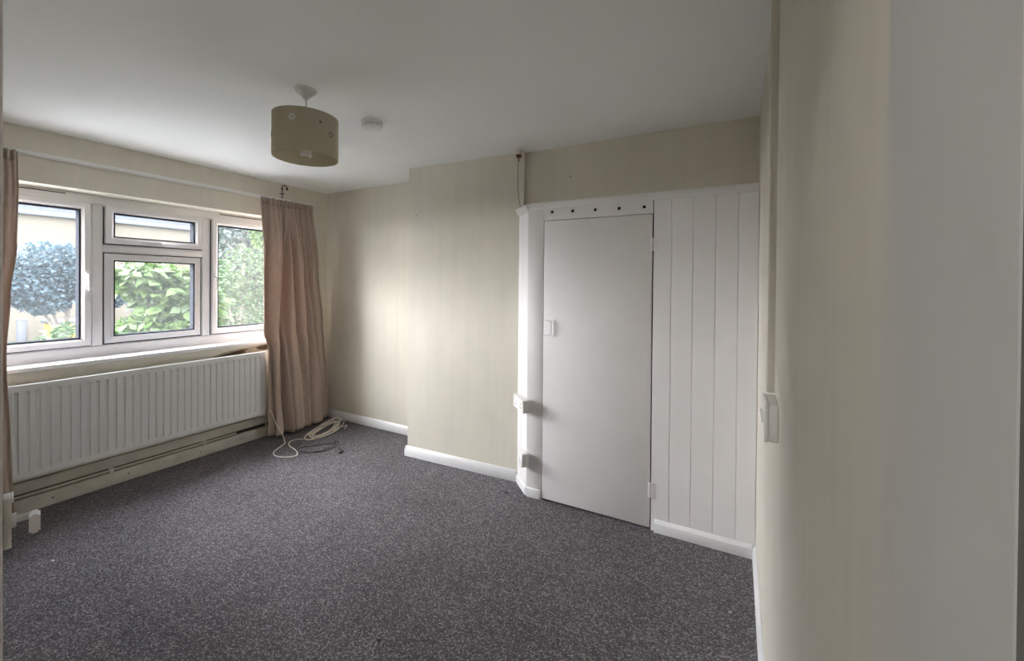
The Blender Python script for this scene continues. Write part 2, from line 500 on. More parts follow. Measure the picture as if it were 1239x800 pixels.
# stains / peeled paper under the sill are geometry-free paint wear -> thin ragged flake
def ragged(name, pts, mat, parent, plane='x', off=0.0015, t=0.0015):
    bm = bmesh.new()
    n = len(pts)
    f = [bm.verts.new((off + t, p[0], p[1])) for p in pts]
    b = [bm.verts.new((off, p[0], p[1])) for p in pts]
    bm.faces.new(f); bm.faces.new(b[::-1])
    for i in range(n):
        j = (i+1) % n
        bm.faces.new((f[i], b[i], b[j], f[j]))
    return finish(bm, name, mat, parent)
M_peel = simple('bare_brown_plaster', (0.11, 0.066, 0.042), 0.9, var=0.4, scale=25)
M_peel2 = simple('peeling_cream_paper', (0.44, 0.38, 0.30), 0.8, var=0.15, scale=20)
ragged('peeled_patch', [(1.87,.80),(1.95,.822),(2.03,.838),(2.12,.846),(2.24,.848),(2.36,.858),(2.40,.80),(2.2,.79),(2.0,.785)], M_peel2, wall_left, off=0.0)
ragged('bare_plaster_patch', [(1.90,.795),(1.98,.812),(2.06,.826),(2.13,.834),(2.19,.833),(2.14,.815),(2.17,.806),(2.12,.795),(2.0,.785)], M_peel, wall_left, off=0.0015)
ragged('bare_plaster_patch', [(2.24,.835),(2.30,.848),(2.38,.856),(2.40,.812),(2.33,.805),(2.28,.812)], M_peel, wall_left, off=0.0015)

# ------------------------------------------------------------------ baseboards
def skirting(name, a, b, perp, h=0.082, t=0.018, mat=M_gloss, kind=True, parent=None):
    bm = bmesh.new()
    extrude_profile(bm, [(0, 0), (t, 0), (t, h*0.72), (t*0.55, h*0.90), (t*0.28, h), (0, h)], a, b, perp)
    o = finish(bm, name, mat, parent, bevel=0.0012)
    if kind: o['kind'] = 'structure'
    return o
skirting('baseboard_back', (0.0, YB), (XC0, YB), (0, -1))
cd = Vector((XC1-XC0, YC1-YC0)).normalized()
cn = (cd.y, -cd.x)
skirting('baseboard_chimney', (XC0-0.016, YC0 - 0.0007), (2.513, YC0 + (2.513-XC0)*cd.y/cd.x), cn)
skirting('baseboard_chimney_side', (XC0, YC0-0.017), (XC0, YB-0.018), (-1, 0))
skirting('baseboard_right', (W, 0.262), (W, 2.52), (-1, 0), t=0.016, h=0.075)
# old window-wall skirting: upper board, pipe along it, thicker lower board
bm = bmesh.new()
box(bm, 0, 0.026, 0.07, 2.968, 0.119, 0.188)
bl = finish(bm, 'baseboard_left', M_skirt_old, bevel=0.002); bl['kind'] = 'structure'
boxo('gap_shade', (0, 0.004, 0.07, 2.966, 0.05, 0.119), M_gap_shade, bl)  # dark strip painting in the shade behind the pipe
lower = boxo('lower_board', (0.0041, 0.046, 0.07, 2.966, 0, 0.090), M_skirt_old, bl, bevel=0.003)
for y, z in ((0.95, 0.045), (1.325, 0.05), (1.78, 0.045), (2.1, 0.05)):
    bm = bmesh.new(); lathe(bm, [(0.0005, 0), (0.005, 0), (0.004, 0.0012), (0.0005, 0.0012)], 10, 0.0462, y, z, 'x')
    finish(bm, 'nail_head', M_iron, bl)

# heating pipe with clips
pipe = empty('heating_pipe', (0, 0, 0))
tag(pipe, 'thin cream heating pipe clipped along the boards under the radiator', 'pipe')
bm = bmesh.new(); tube(bm, [(0.034, 0.1, 0.1065), (0.034, 2.06, 0.1065)], 0.0075, 12)
finish(bm, 'tube', M_pipe, pipe, smooth=True)
for y in (0.62, 1.235, 1.815):
    bm = bmesh.new()
    box(bm, 0.004, 0.046, y-0.011, y+0.011, 0.1145, 0.121); box(bm, 0.0415, 0.047, y-0.011, y+0.011, 0.0905, 0.116)
    finish(bm, 'pipe_clip', M_pipe, pipe, bevel=0.002)

# ------------------------------------------------------------------ window
win = empty('window_1', (-0.19, 1.57, WZ0)); win['kind'] = 'structure'
def wp(o):
    o.parent = win; o.matrix_parent_inverse = Matrix.Translation(Vector((-0.19, 1.57, WZ0))).inverted(); return o
FX, BX = -0.172, -0.245      # frame front / back
Y = dict(l0=WY0, sl0=0.565, sl1=1.187, m0=1.259, m1=1.883, s20=1.956, s21=2.578, r1=WY1)
ZB, ZT = 0.978, 1.999
bm = bmesh.new()
ring_x(bm, WY0, WY1, 0.894, WZ1-0.004, [(0, BX), (0, FX), (0.070, FX), (0.078, FX-0.012), (0.078, BX)])
wp(finish(bm, 'outer_frame', M_upvc, bevel=0.0015))
for a, b in ((1.187, 1.259), (1.883, 1.956)):
    bm = bmesh.new()
    box(bm, BX, FX, a+0.008, b-0.008, ZB-0.006, ZT+0.004)
    box(bm, BX, FX-0.012, a, b, ZB-0.006, ZT+0.004)
    wp(finish(bm, 'mullion', M_upvc, bevel=0.002))
bm = bmesh.new()
box(bm, BX, FX, 1.25, 1.89, 1.656, 1.706); box(bm, BX, FX-0.012, 1.25, 1.89, 1.648, 1.714)
wp(finish(bm, 'transom', M_upvc, bevel=0.002))

def window_handle(y, z, parent, vertical=True, flip=1):
    bm = bmesh.new()
    if vertical:
        box(bm, -0.150, -0.143, y-0.010, y+0.010, z-0.028, z+0.030)
    else:
        box(bm, -0.150, -0.143, y-0.032, y+0.032, z-0.010, z+0.010)
    hb = finish(bm, 'handle_plate', M_plastic, parent, bevel=0.003)
    bm = bmesh.new()
    lathe(bm, [(0.009, 0), (0.0085, 0.016), (0.006, 0.02)], 16, -0.144, y, z, 'x')
    if vertical:
        P = [(-0.122, y, z+0.004), (-0.118, y, z-0.02), (-0.116, y, z-0.06), (-0.118, y, z-0.112)]
    else:
        P = [(-0.122, y, z), (-0.118, y+flip*0.02, z), (-0.114, y+flip*0.05, z-0.002), (-0.112, y+flip*0.088, z-0.004)]
    tube(bm, spline(P, 5), [0.0078]*4 + [0.0068]*8 + [0.0055]*4, 10)
    return finish(bm, 'handle', M_plastic if not vertical else M_steel_white, parent, smooth=True)
M_steel_white = simple('satin_white_handle', (0.72, 0.72, 0.72), 0.25)

def light(name, y0, y1, z0, z1, opening=True):
    """one casement: mitred sash, black gasket line and a pane"""
    front = -0.150 if opening else FX-0.006
    g = 0.003
    bm = bmesh.new()
    ring_x(bm, y0+g, y1-g, z0+g, z1-g, [(0, BX+0.01), (0, front-0.004), (0.004, front), (0.032, front), (0.036, front-0.003), (0.0495, -0.168), (0.0495, BX+0.01)])
    s = finish(bm, name, M_upvc, None)
    wp(s)
    i = 0.0565
    bm = bmesh.new()
    ring_x(bm, y0+g, y1-g, z0+g, z1-g, [(0.0485, -0.2325), (0.0490, -0.1665), (i, -0.1675), (i, -0.2325)])
    finish(bm, 'gasket', M_gasket_gap, s)
    bm = bmesh.new(); box(bm, -0.179, -0.175, y0+0.048, y1-0.048, z0+0.048, z1-0.048)
    finish(bm, 'glass_pane', M_glass, s)
    # black ring painted in for the shadow gap between sash and frame
    bm = bmesh.new()
    ring_x(bm, y0, y1, z0, z1, [(-0.004, BX+0.012), (-0.004, FX-0.012), (0.0035, FX-0.012), (0.0035, BX+0.012)])
    finish(bm, 'shadow_gap', M_gasket_gap, s)
    return s
s1 = light('casement_sash', 0.565, 1.187, ZB, ZT); window_handle(1.166, 1.483, s1)
s2 = light('top_hung_sash', 1.259, 1.883, 1.714, ZT); window_handle(1.60, 1.742, s2, False)
s3 = light('fixed_light', 1.259, 1.883, ZB, 1.648, False)
s4 = light('casement_sash', 1.956, 2.578, ZB, ZT); window_handle(1.978, 1.485, s4)
for a, b in ((0.60, 1.13), (2.02, 2.55)):
    bm = bmesh.new(); box(bm, FX, FX+0.008, a-0.006, b+0.006, 2.026, 2.050)
    v = wp(finish(bm, 'trickle_vent', M_upvc, bevel=0.002))
    boxo('vent_slot', (FX+0.0082, FX+0.0095, a, b-0.07, 2.040, 2.046), M_dark, v)
# reveal linings + window board
bm = bmesh.new()
box(bm, FX, -0.0005, WY0, WY1, WZ1-0.0035, WZ1-0.0002)
wp(finish(bm, 'head_lining', M_reveal))
for a, b in ((WY0+0.0002, WY0+0.004), (WY1-0.004, WY1-0.0002)):
    wp(boxo('side_lining', (FX, -0.0005, a, b, 0.896, WZ1-0.0036), M_reveal))
sill = boxo('window_board', (-0.20, 0.024, WY0+0.001, WY1-0.001, WZ0+0.0005, 0.897), M_gloss, bevel=0.006, seg=3); wp(sill)

# ------------------------------------------------------------------ radiator
rad = empty('radiator', (0.07, 1.5, 0.23))
tag(rad, 'long white ribbed panel radiator under the window', 'radiator')
RY0, RY1, RZ0, RZ1 = 0.66, 2.278, 0.232, 0.806
def radp(o): o.parent = rad; o.matrix_parent_inverse = Matrix.Translation(rad.location).inverted(); return o
pitch = 0.045
ys = [RY0]; xs = [0]
y = RY0 + 0.022
while y + 0.03 < RY1 - 0.01:
    for dy, s in ((0, 0), (0.005, 1), (0.019, 1), (0.024, 0)):
        ys.append(y + dy); xs.append(s)
    y += pitch
ys.append(RY1); xs.append(0)
zs = [(RZ0, 0), (RZ0+0.035, 0), (RZ0+0.047, 1), (RZ1-0.052, 1), (RZ1-0.040, 0), (RZ1-0.004, 0), (RZ1, -0.4)]
bm = bmesh.new()
grid = [[bm.verts.new((0.100 - 0.009*max(0, sx*sz) - (0.004 if sz < 0 else 0), yy, zz)) for yy, sx in zip(ys, xs)] for zz, sz in zs]
for i in range(len(zs)-1):
    for j in range(len(ys)-1):
        bm.faces.new((grid[i][j], grid[i][j+1], grid[i+1][j+1], grid[i+1][j]))
bot = [bm.verts.new((0.085, yy, RZ0)) for yy in ys]; top = [bm.verts.new((0.085, yy, RZ1)) for yy in ys]
for j in range(len(ys)-1):
    bm.faces.new((grid[0][j], bot[j], bot[j+1], grid[0][j+1])); bm.faces.new((grid[-1][j], grid[-1][j+1], top[j+1], top[j]))
bm.normal_update()
me_front = finish(bm, 'front_panel', M_rad, smooth=True, angle=25); radp(me_front)
radp(boxo('side_cover', (0.036, 0.097, RY1-0.002, RY1+0.003, RZ0+0.02, RZ1-0.004), M_rad, bevel=0.001))
radp(boxo('side_cover', (0.036, 0.097, RY0-0.003, RY0+0.002, RZ0+0.02, RZ1-0.004), M_rad, bevel=0.001))
radp(boxo('back_panel', (0.030, 0.040, RY0, RY1, RZ0, RZ1-0.01), M_rad))
bm = bmesh.new()
box(bm, 0.036, 0.044, RY0, RY1, RZ1-0.012, RZ1-0.006); box(bm, 0.084, 0.094, RY0, RY1, RZ1-0.012, RZ1-0.006)
k = RY0
while k < RY1 - 0.01:
    box(bm, 0.040, 0.088, k, k+0.007, RZ1-0.012, RZ1-0.006); k += 0.019
radp(finish(bm, 'top_grille', M_rad))
for yb in (1.0, 1.95):
    radp(boxo('wall_bracket', (0.0005, 0.030, yb-0.015, yb+0.015, 0.30, 0.74), M_rad))
bm = bmesh.new(); tube(bm, [(0.06, RY1-0.03, 0.26), (0.06, RY1+0.03, 0.26)], 0.012, 12); tube(bm, [(0.06, RY1+0.03, 0.275), (0.06, RY1+0.03, 0.10)], 0.0075, 12)
radp(finish(bm, 'valve_tail', M_pipe, smooth=True))

# ------------------------------------------------------------------ curtains, rail
rail = empty('curtain_rail', (0, 1.5, 2.23))
tag(rail, 'long white curtain track fixed to the wall above the window', 'curtain rail')
bm = bmesh.new()
extrude_profile(bm, [(0.0, 2.222), (0.020, 2.222), (0.020, 2.226), (0.026, 2.226), (0.030, 2.230), (0.030, 2.246), (0.026, 2.250), (0.0, 2.250)], (0, 0.20), (0, 2.812), (1, 0))
o = finish(bm, 'track', M_plastic, bevel=0.001); o.parent = rail; o.matrix_parent_inverse = Matrix.Translation(rail.location).inverted()
o = boxo('end_stop', (0.0, 0.034, 2.812, 2.826, 2.219, 2.253), M_plastic, bevel=0.003); o.parent = rail; o.matrix_parent_inverse = Matrix.Translation(rail.location).inverted()

def lerp(a, b, t): return a + (b - a) * t
def piece(v, keys):
    for (v0, a), (v1, b) in zip(keys, keys[1:]):
        if v <= v1:
            t = (v - v0) / (v1 - v0) if v1 > v0 else 0
            t = t*t*(3-2*t)
            return lerp(a, b, t) if not isinstance(a, tuple) else tuple(lerp(p, q, t) for p, q in zip(a, b))
    return keys[-1][1]

def curtain(name, label, plan, ztop, zbot, folds, nu=200, nv=70, tape=0.075, rings=14):
    """plan: keys of v -> tuple of 4 control points (x0,y0,x1,y1,x2,y2,x3,y3); cloth gathered into folds"""
    root = empty(name, (0.05, plan[0][1][1], 0))
    tag(root, label, 'curtain')
    verts = []
    for iv in range(nv + 1):
        v = iv / nv
        c = piece(v, plan)
        P = [Vector((c[2*i], c[2*i+1])) for i in range(4)]
        zz = None
        for iu in range(nu + 1):
            u = iu / nu
            s = u * 3; i = min(int(s), 2); t = s - i
            p0, p1, p2, p3 = P[max(i-1,0)], P[i], P[i+1], P[min(i+2,3)]
            q = 0.5*((2*p1)+(p2-p0)*t+(2*p0-5*p1+4*p2-p3)*t*t+(3*p1-p0-3*p2+p3)*t**3)
            d = 0.5*((p2-p0)+2*(2*p0-5*p1+4*p2-p3)*t+3*(3*p1-p0-3*p2+p3)*t*t)
            d = d.normalized() if d.length > 1e-6 else Vector((0, 1))
            n = Vector((d.y, -d.x))
            off = folds(u, v)
            q = q + n*off[0] + d*off[1]
            q.x = max(q.x, 0.034)
            zt = ztop + 0.004*math.sin(u*61)
            zb = zbot(u)
            verts.append((q.x, q.y, lerp(zt, zb, v)))
    faces = []
    W_ = nu + 1
    vt = tape / (ztop - 0.0)
    ntape = max(1, round(vt * nv))
    A = np.array(verts)
    idx = lambda a, b: a*W_ + b
    f_all = np.array([[idx(a,b), idx(a,b+1), idx(a+1,b+1), idx(a+1,b)] for a in range(nv) for b in range(nu)], np.int32)
    split = ntape * nu
    def sub(fs, nm):
        used = np.unique(fs); remap = -np.ones(len(A), np.int64); remap[used] = np.arange(len(used))
        o = from_np(nm, A[used] - np.array(root.location), remap[fs].astype(np.int32), M_curtain, root, smooth=True)
        s = o.modifiers.new('thickness', 'SOLIDIFY'); s.thickness = 0.0022; s.offset = 0
        return o
    sub(f_all[split:], 'cloth')
    sub(f_all[:split], 'heading_tape')
    return root

def fr(u, v):
    # tight pencil pleats at the top loosening into a few deep folds
    k = math.exp(-v*9)
    g = min(1, v*5)
    pleat = 0.015*math.sin(u*2*math.pi*17 + 0.9*math.sin(u*9))*k + 0.004*math.sin(u*2*math.pi*37)*k
    creases = 0
    for uc, wd, amp, v0 in ((0.13, .030, .035, 0), (0.36, .034, .125, 0), (0.43, .016, .050, 0), (0.53, .026, .080, 0), (0.66, .030, .085, 0), (0.80, .030, .085, 0), (0.93, .026, .040, 0)):
        ucv = uc + 0.03*math.sin(v*4+uc*20)
        creases -= amp * math.exp(-((u-ucv)/wd)**2)
    creases *= g * (1 - 0.3*v)
    wave = 0.010*math.sin(u*2*math.pi*5.3 + 1.2*v)*g
    return (pleat + creases + wave + 0.034*g, 0.008*math.sin(u*25+v*5)*g)
curtain('curtain', 'dusky pink-beige curtain hanging to the floor in the far corner',
        [(0.0, (0.056, 2.252, 0.058, 2.43, 0.058, 2.62, 0.050, 2.775)),
         (0.04, (0.060, 2.250, 0.064, 2.43, 0.064, 2.62, 0.054, 2.775)),
         (0.14, (0.085, 2.236, 0.100, 2.42, 0.096, 2.62, 0.060, 2.786)),
         (0.30, (0.100, 2.228, 0.120, 2.41, 0.112, 2.64, 0.060, 2.806)),
         (0.56, (0.115, 2.230, 0.145, 2.39, 0.130, 2.67, 0.060, 2.862)),
         (0.64, (0.125, 2.276, 0.155, 2.40, 0.138, 2.69, 0.060, 2.880)),
         (0.80, (0.128, 2.296, 0.178, 2.40, 0.158, 2.71, 0.058, 2.916)),
         (1.0, (0.125, 2.300, 0.200, 2.415, 0.180, 2.715, 0.062, 2.942))],
        2.228, lambda u: 0.020 + 0.018*max(0, (u-0.72)/0.28) + 0.01*(1-u), fr)
def fl(u, v):
    k = math.exp(-v*9); g = min(1, v*3)
    return (0.012*math.sin(u*2*math.pi*15)*k + 0.016*math.sin(u*2*math.pi*6)*g*(1-.3*v), 0)
curtain('curtain', 'dusky pink-beige curtain at the near end of the window beside the open door',
        [(0.0, (0.056, 0.38, 0.058, 0.52, 0.058, 0.66, 0.056, 0.800)),
         (0.10, (0.056, 0.38, 0.060, 0.52, 0.060, 0.66, 0.060, 0.802)),
         (0.26, (0.058, 0.38, 0.070, 0.50, 0.070, 0.64, 0.062, 0.796)),
         (0.40, (0.065, 0.38, 0.085, 0.49, 0.085, 0.62, 0.075, 0.768)),
         (0.56, (0.125, 0.38, 0.130, 0.49, 0.130, 0.60, 0.128, 0.742)),
         (0.80, (0.130, 0.38, 0.140, 0.49, 0.140, 0.62, 0.128, 0.758)),
         (1.0, (0.130, 0.38, 0.145, 0.50, 0.140, 0.64, 0.128, 0.772))],
        2.228, lambda u: 0.02, fl, nu=120)

# iron hook above the right-hand curtain
hk = empty('wall_hook', (0.0, 2.49, 2.33))
tag(hk, 'small black iron hook with a bent wire above the corner curtain', 'hook')
def hp(o): o.parent = hk; o.matrix_parent_inverse = Matrix.Translation(hk.location).inverted(); return o
bm = bmesh.new(); tube(bm, [(0.008, 2.485, 2.254), (0.008, 2.485, 2.375)], 0.0035, 8); tube(bm, [(0.0105, 2.463, 2.300), (0.0105, 2.508, 2.304)], 0.004, 8)
tube(bm, [(0.006, 2.485, 2.335), (0.006, 2.485, 2.36)], 0.006, 8)
hp(finish(bm, 'shank', M_iron, smooth=True))
bm = bmesh.new(); tube(bm, spline([(0.008, 2.487, 2.370), (0.014, 2.500, 2.386), (0.020, 2.520, 2.376), (0.022, 2.528, 2.357), (0.020, 2.535, 2.345)], 6), 0.004, 8)
lathe(bm, [(0.001, 0), (0.009, 0.004), (0.010, 0.012), (0.004, 0.022), (0.001, 0.024)], 10, 0.021, 2.526, 2.343)
hp(finish(bm, 'bent_wire', M_iron, smooth=True))
# ------------------------------------------------------------------ pendant light
pl = empty('pendant_light', (2.03, 1.32, H))
tag(pl, 'beige drum pendant lampshade printed with pale rings hanging from the ceiling', 'lamp')
bm = bmesh.new(); lathe(bm, [(0.048, 0), (0.050, -0.006), (0.047, -0.014), (0.016, -0.044), (0.010, -0.052), (0.004, -0.054)], 32)
finish(bm, 'ceiling_rose', M_plastic, pl, smooth=True)
bm = bmesh.new(); tube(bm, [(0, 0, -0.05), (0, 0, -0.225)], 0.0036, 8)
finish(bm, 'flex', M_plastic_cream, pl, smooth=True)
SR, ST, SB = 0.148, -0.142, -0.342
bm = bmesh.new()
n = 64
rings = []
for r, z in ((SR, SB), (SR, ST), (SR-0.003, ST), (SR-0.003, SB)):
    rings.append([bm.verts.new((r*math.cos(2*math.pi*i/n), r*math.sin(2*math.pi*i/n), z)) for i in range(n)])
for k in range(4):
    a, b = rings[k], rings[(k+1) % 4]
    for i in range(n):
        j = (i+1) % n
        bm.faces.new((a[i], a[j], b[j], b[i]))
sh = finish(bm, 'shade', M_shade, pl, smooth=True)
def decal(ang, z, r_out, r_in, mat, name):
    """a curved printed ring lying on the shade"""
    bm = bmesh.new(); nn = 20; R2 = SR + 0.0008
    def P(r, k, rr):
        a = ang + r*math.cos(2*math.pi*k/nn)/SR
        return (rr*math.cos(a), rr*math.sin(a), z + r*math.sin(2*math.pi*k/nn))
    o1 = [bm.verts.new(P(r_out, k, R2)) for k in range(nn)]
    if r_in > 0:
        i1 = [bm.verts.new(P(r_in, k, R2)) for k in range(nn)]
        for k in range(nn):
            j = (k+1) % nn; bm.faces.new((o1[k], o1[j], i1[j], i1[k]))
    else: bm.faces.new(o1)
    me_ = finish(bm, name, mat, sh)
view = math.atan2(-1.32, 3.92-2.03)
decal(view - 0.40, -0.193, 0.016, 0.006, M_plastic, 'printed_ring')
decal(view + 0.42, -0.196, 0.006, 0, M_shade_dark, 'printed_dot')
decal(view + 0.80, -0.238, 0.013, 0.008, M_shade_dark, 'printed_ring')
decal(view - 1.35, -0.255, 0.016, 0.006, M_shade_dark, 'printed_ring')
decal(view - 0.98, -0.22, 0.0035, 0, M_shade_dark, 'printed_dot')
# vertical seam of the cloth
bm = bmesh.new()
a0 = view - 0.72
for k in range(2): pass
vs = []
for zz in (SB+0.001, ST-0.001):
    for da, rr in ((-0.012, SR+0.0004), (0.012, SR+0.0012)):
        vs.append(bm.verts.new((rr*math.cos(a0+da), rr*math.sin(a0+da), zz)))
bm.faces.new((vs[0], vs[1], vs[3], vs[2]))
finish(bm, 'seam', M_shade, sh)
bm = bmesh.new(); lathe(bm, [(0.013, -0.20), (0.020, -0.215), (0.020, -0.262), (0.015, -0.268)], 20)
finish(bm, 'lamp_holder', M_plastic, pl, smooth=True)
bm = bmesh.new()
for q in range(3):
    tube(bm, [(0, -0.028, ST), (0, -0.028, ST)], 0.001, 4) if False else None
    a = q*2*math.pi/3 + 0.4
    tube(bm, [(0.018*math.cos(a), 0.018*math.sin(a), -0.222), (SR*0.985*math.cos(a), SR*0.985*math.sin(a), ST-0.006)], 0.0016, 6)
finish(bm, 'shade_ring', M_plastic, pl, smooth=True)
bulb = None
bm = bmesh.new()
hel = []
for i in range(90):
    t = i/89; a = t*2*math.pi*3.2
    hel.append((0.020*math.cos(a), 0.020*math.sin(a), -0.285 - 0.045*t))
tube(bm, hel, 0.0055, 8)
lathe(bm, [(0.014, -0.266), (0.019, -0.272), (0.018, -0.284), (0.008, -0.286)], 20)
finish(bm, 'bulb', M_plastic, pl, smooth=True)

# ------------------------------------------------------------------ smoke detector
sd = empty('smoke_detector', (2.003, 1.765, H))
tag(sd, 'round white smoke detector on the ceiling', 'smoke alarm')
bm = bmesh.new(); lathe(bm, [(0.058, 0), (0.060, -0.003), (0.060, -0.020), (0.057, -0.023)], 40)
finish(bm, 'base', M_plastic, sd, smooth=True)
bm = bmesh.new(); lathe(bm, [(0.055, -0.022), (0.055, -0.027)], 40); finish(bm, 'shadow_slot', M_darkgrey, sd, smooth=True)
bm = bmesh.new(); lathe(bm, [(0.061, -0.027), (0.062, -0.030), (0.059, -0.040), (0.048, -0.046), (0.02, -0.047)], 40)
finish(bm, 'cover', M_plastic, sd, smooth=True)
bm = bmesh.new(); lathe(bm, [(0.011, -0.0465), (0.011, -0.0485), (0.003, -0.049)], 16, 0.018, -0.012); finish(bm, 'test_button', M_plastic, sd, smooth=True)

# ------------------------------------------------------------------ fitted cupboard
YS = 2.5257
ZTOP = 1.992
cup = empty('fitted_cupboard', (3.3, YS, 0))
tag(cup, 'white boarded built-in cupboard with a flush door in the corner', 'cupboard')
inv = Matrix.Translation(cup.location).inverted()
def cp(o, parent=None):
    o.parent = parent or cup
    if parent is None: o.matrix_parent_inverse = inv
    return o
# top ledge and dark inside
bm = bmesh.new()
prism(bm, [(2.520, 2.672), (2.662, 2.54), (W-0.001, YS+0.006), (W-0.001, YR-0.001), (2.56, YR-0.001)], ZTOP-0.018, ZTOP-0.003)
cp(finish(bm, 'top_board', M_cup))
cp(boxo('inner_back', (2.70, W-0.002, YS+0.05, YS+0.056, 0.001, ZTOP-0.02), M_dark))
# left stile, header with five round holes
cp(boxo('stile', (2.664, 2.7775, YS, YS+0.022, 0.0, 1.9472), M_cup, bevel=0.0015))
def header(x0, x1, z0, z1, holes, r, y, t):
    bm = bmesh.new()
    edges = []
    def loop(pts):
        vs = [bm.verts.new((px, y, pz)) for px, pz in pts]
        for i in range(len(vs)): edges.append(bm.edges.new((vs[i], vs[(i+1) % len(vs)])))
    loop([(x0, z0), (x1, z0), (x1, z1), (x0, z1)])
    for hx, hz in holes:
        loop([(hx + r*math.cos(2*math.pi*k/14), hz + r*math.sin(2*math.pi*k/14)) for k in range(14)])
    res = bmesh.ops.triangle_fill(bm, edges=edges, use_beauty=True, use_dissolve=False)
    fs = [f for f in bm.faces]
    # drop faces that closed a hole
    for f in fs:
        c = f.calc_center_median()
        if any((c.x-hx)**2 + (c.z-hz)**2 < (r*0.72)**2 for hx, hz in holes): bm.faces.remove(f)
    ext = bmesh.ops.extrude_face_region(bm, geom=list(bm.faces))
    for v in ext['geom']:
        if isinstance(v, bmesh.types.BMVert): v.co.y += t
    return bm
cp(finish(header(2.7785, 3.4815, 1.869, 1.9472, [(2.837, 1.924), (2.979, 1.920), (3.130, 1.917), (3.280, 1.914), (3.430, 1.911)], 0.0108, YS, 0.012), 'header', M_cup))
cp(boxo('cornice_rail', (2.6635, W-0.0015, YS-0.0004, YS+0.02, 1.9475, ZTOP), M_cup, bevel=0.0012))
# tongue-and-groove boards to the right of the door
gx = [3.4855, 3.5865, 3.7015, 3.8165, 3.9275, W-0.0015]
for a, b in zip(gx, gx[1:]):
    bm = bmesh.new()
    c = 0.0035
    prism(bm, [(a+0.0003, YS+c), (a+0.0003+c, YS), (b-0.0003-c, YS), (b-0.0003, YS+c), (b-0.0003, YS+0.02), (a+0.0003, YS+0.02)], 0.0, 1.9470)
    cp(finish(bm, 'board', M_cup))
cp(boxo('groove_backing', (3.4835, W-0.0015, YS+0.0205, YS+0.026, 0.0, 1.946), M_cup))
# canted end: two boards, cap moulding
cA, cB = Vector((2.5165, 2.6705)), Vector((2.6625, YS+0.0045))
ct = (cB-cA).normalized(); cnv = Vector((ct.y, -ct.x))
L_ = (cB-cA).length
for s0, s1 in ((0.0, L_*0.40), (L_*0.40, L_)):
    a, b = cA + ct*(s0+0.0006), cA + ct*(s1-0.0006)
    ch = 0.004
    pts = [a - cnv*0.016, b - cnv*0.016, b - cnv*ch, b - ct*ch, a + ct*ch, a - cnv*ch]
    bm = bmesh.new(); prism(bm, [tuple(p) for p in pts], 0.0, ZTOP-0.045)
    cp(finish(bm, 'canted_board', M_cup))
bm = bmesh.new()
a, b = cA - ct*0.022, cB + ct*0.004
extrude_profile(bm, [(-0.016, ZTOP-0.052), (0.004, ZTOP-0.052), (0.008, ZTOP-0.040), (0.020, ZTOP-0.016), (0.020, ZTOP-0.004), (-0.016, ZTOP-0.004)], a, b, cnv)
cp(finish(bm, 'cap_moulding', M_cup, bevel=0.0015))
# plinth blocks
bm = bmesh.new(); extrude_profile(bm, [(0.0004, 0), (0.010, 0), (0.010, 0.045), (0.006, 0.056), (0.0004, 0.056)], cA+ct*0.002, cB-ct*0.002, cnv)
cp(finish(bm, 'plinth', M_gloss, bevel=0.001))
cp(boxo('plinth', (2.668, 2.772, YS-0.012, YS-0.0004, 0, 0.062), M_gloss, bevel=0.003))
bm = bmesh.new(); extrude_profile(bm, [(0.0004, 0), (0.017, 0), (0.017, 0.054), (0.009, 0.066), (0.005, 0.072), (0.0004, 0.072)], (3.507, YS), (W-0.0175, YS), (0, -1))
cp(finish(bm, 'plinth', M_gloss, bevel=0.001))
# door with handle and hinges
dr = boxo('door', (2.7815, 3.4785, YS-0.001, YS+0.018, 0.012, 1.8655), M_cup, bevel=0.002); cp(dr)
bm = bmesh.new()
tube(bm, spline([(2.790, YS+0.001, 1.206), (2.791, YS-0.010, 1.206), (2.800, YS-0.014, 1.207), (2.832, YS-0.014, 1.204), (2.842, YS-0.014, 1.194), (2.843, YS-0.014, 1.157), (2.842, YS-0.014, 1.120), (2.832, YS-0.014, 1.109), (2.800, YS-0.014, 1.106), (2.791, YS-0.010, 1.106), (2.790, YS+0.001, 1.106)], 5), 0.0042, 10)
h = finish(bm, 'handle', M_cup, smooth=True); h.parent = dr
for z0, z1 in ((1.646, 1.724), (0.192, 0.279)):
    bm = bmesh.new()
    box(bm, 3.4650, 3.4790, YS-0.0035, YS-0.001, z0, z1); box(bm, 3.4810, 3.508, YS-0.0035, YS, z0, z1)
    tube(bm, [(3.480, YS-0.005, z0), (3.480, YS-0.005, z1)], 0.0050, 10)
    h = finish(bm, 'hinge', M_cup, smooth=True, angle=30); h.parent = dr

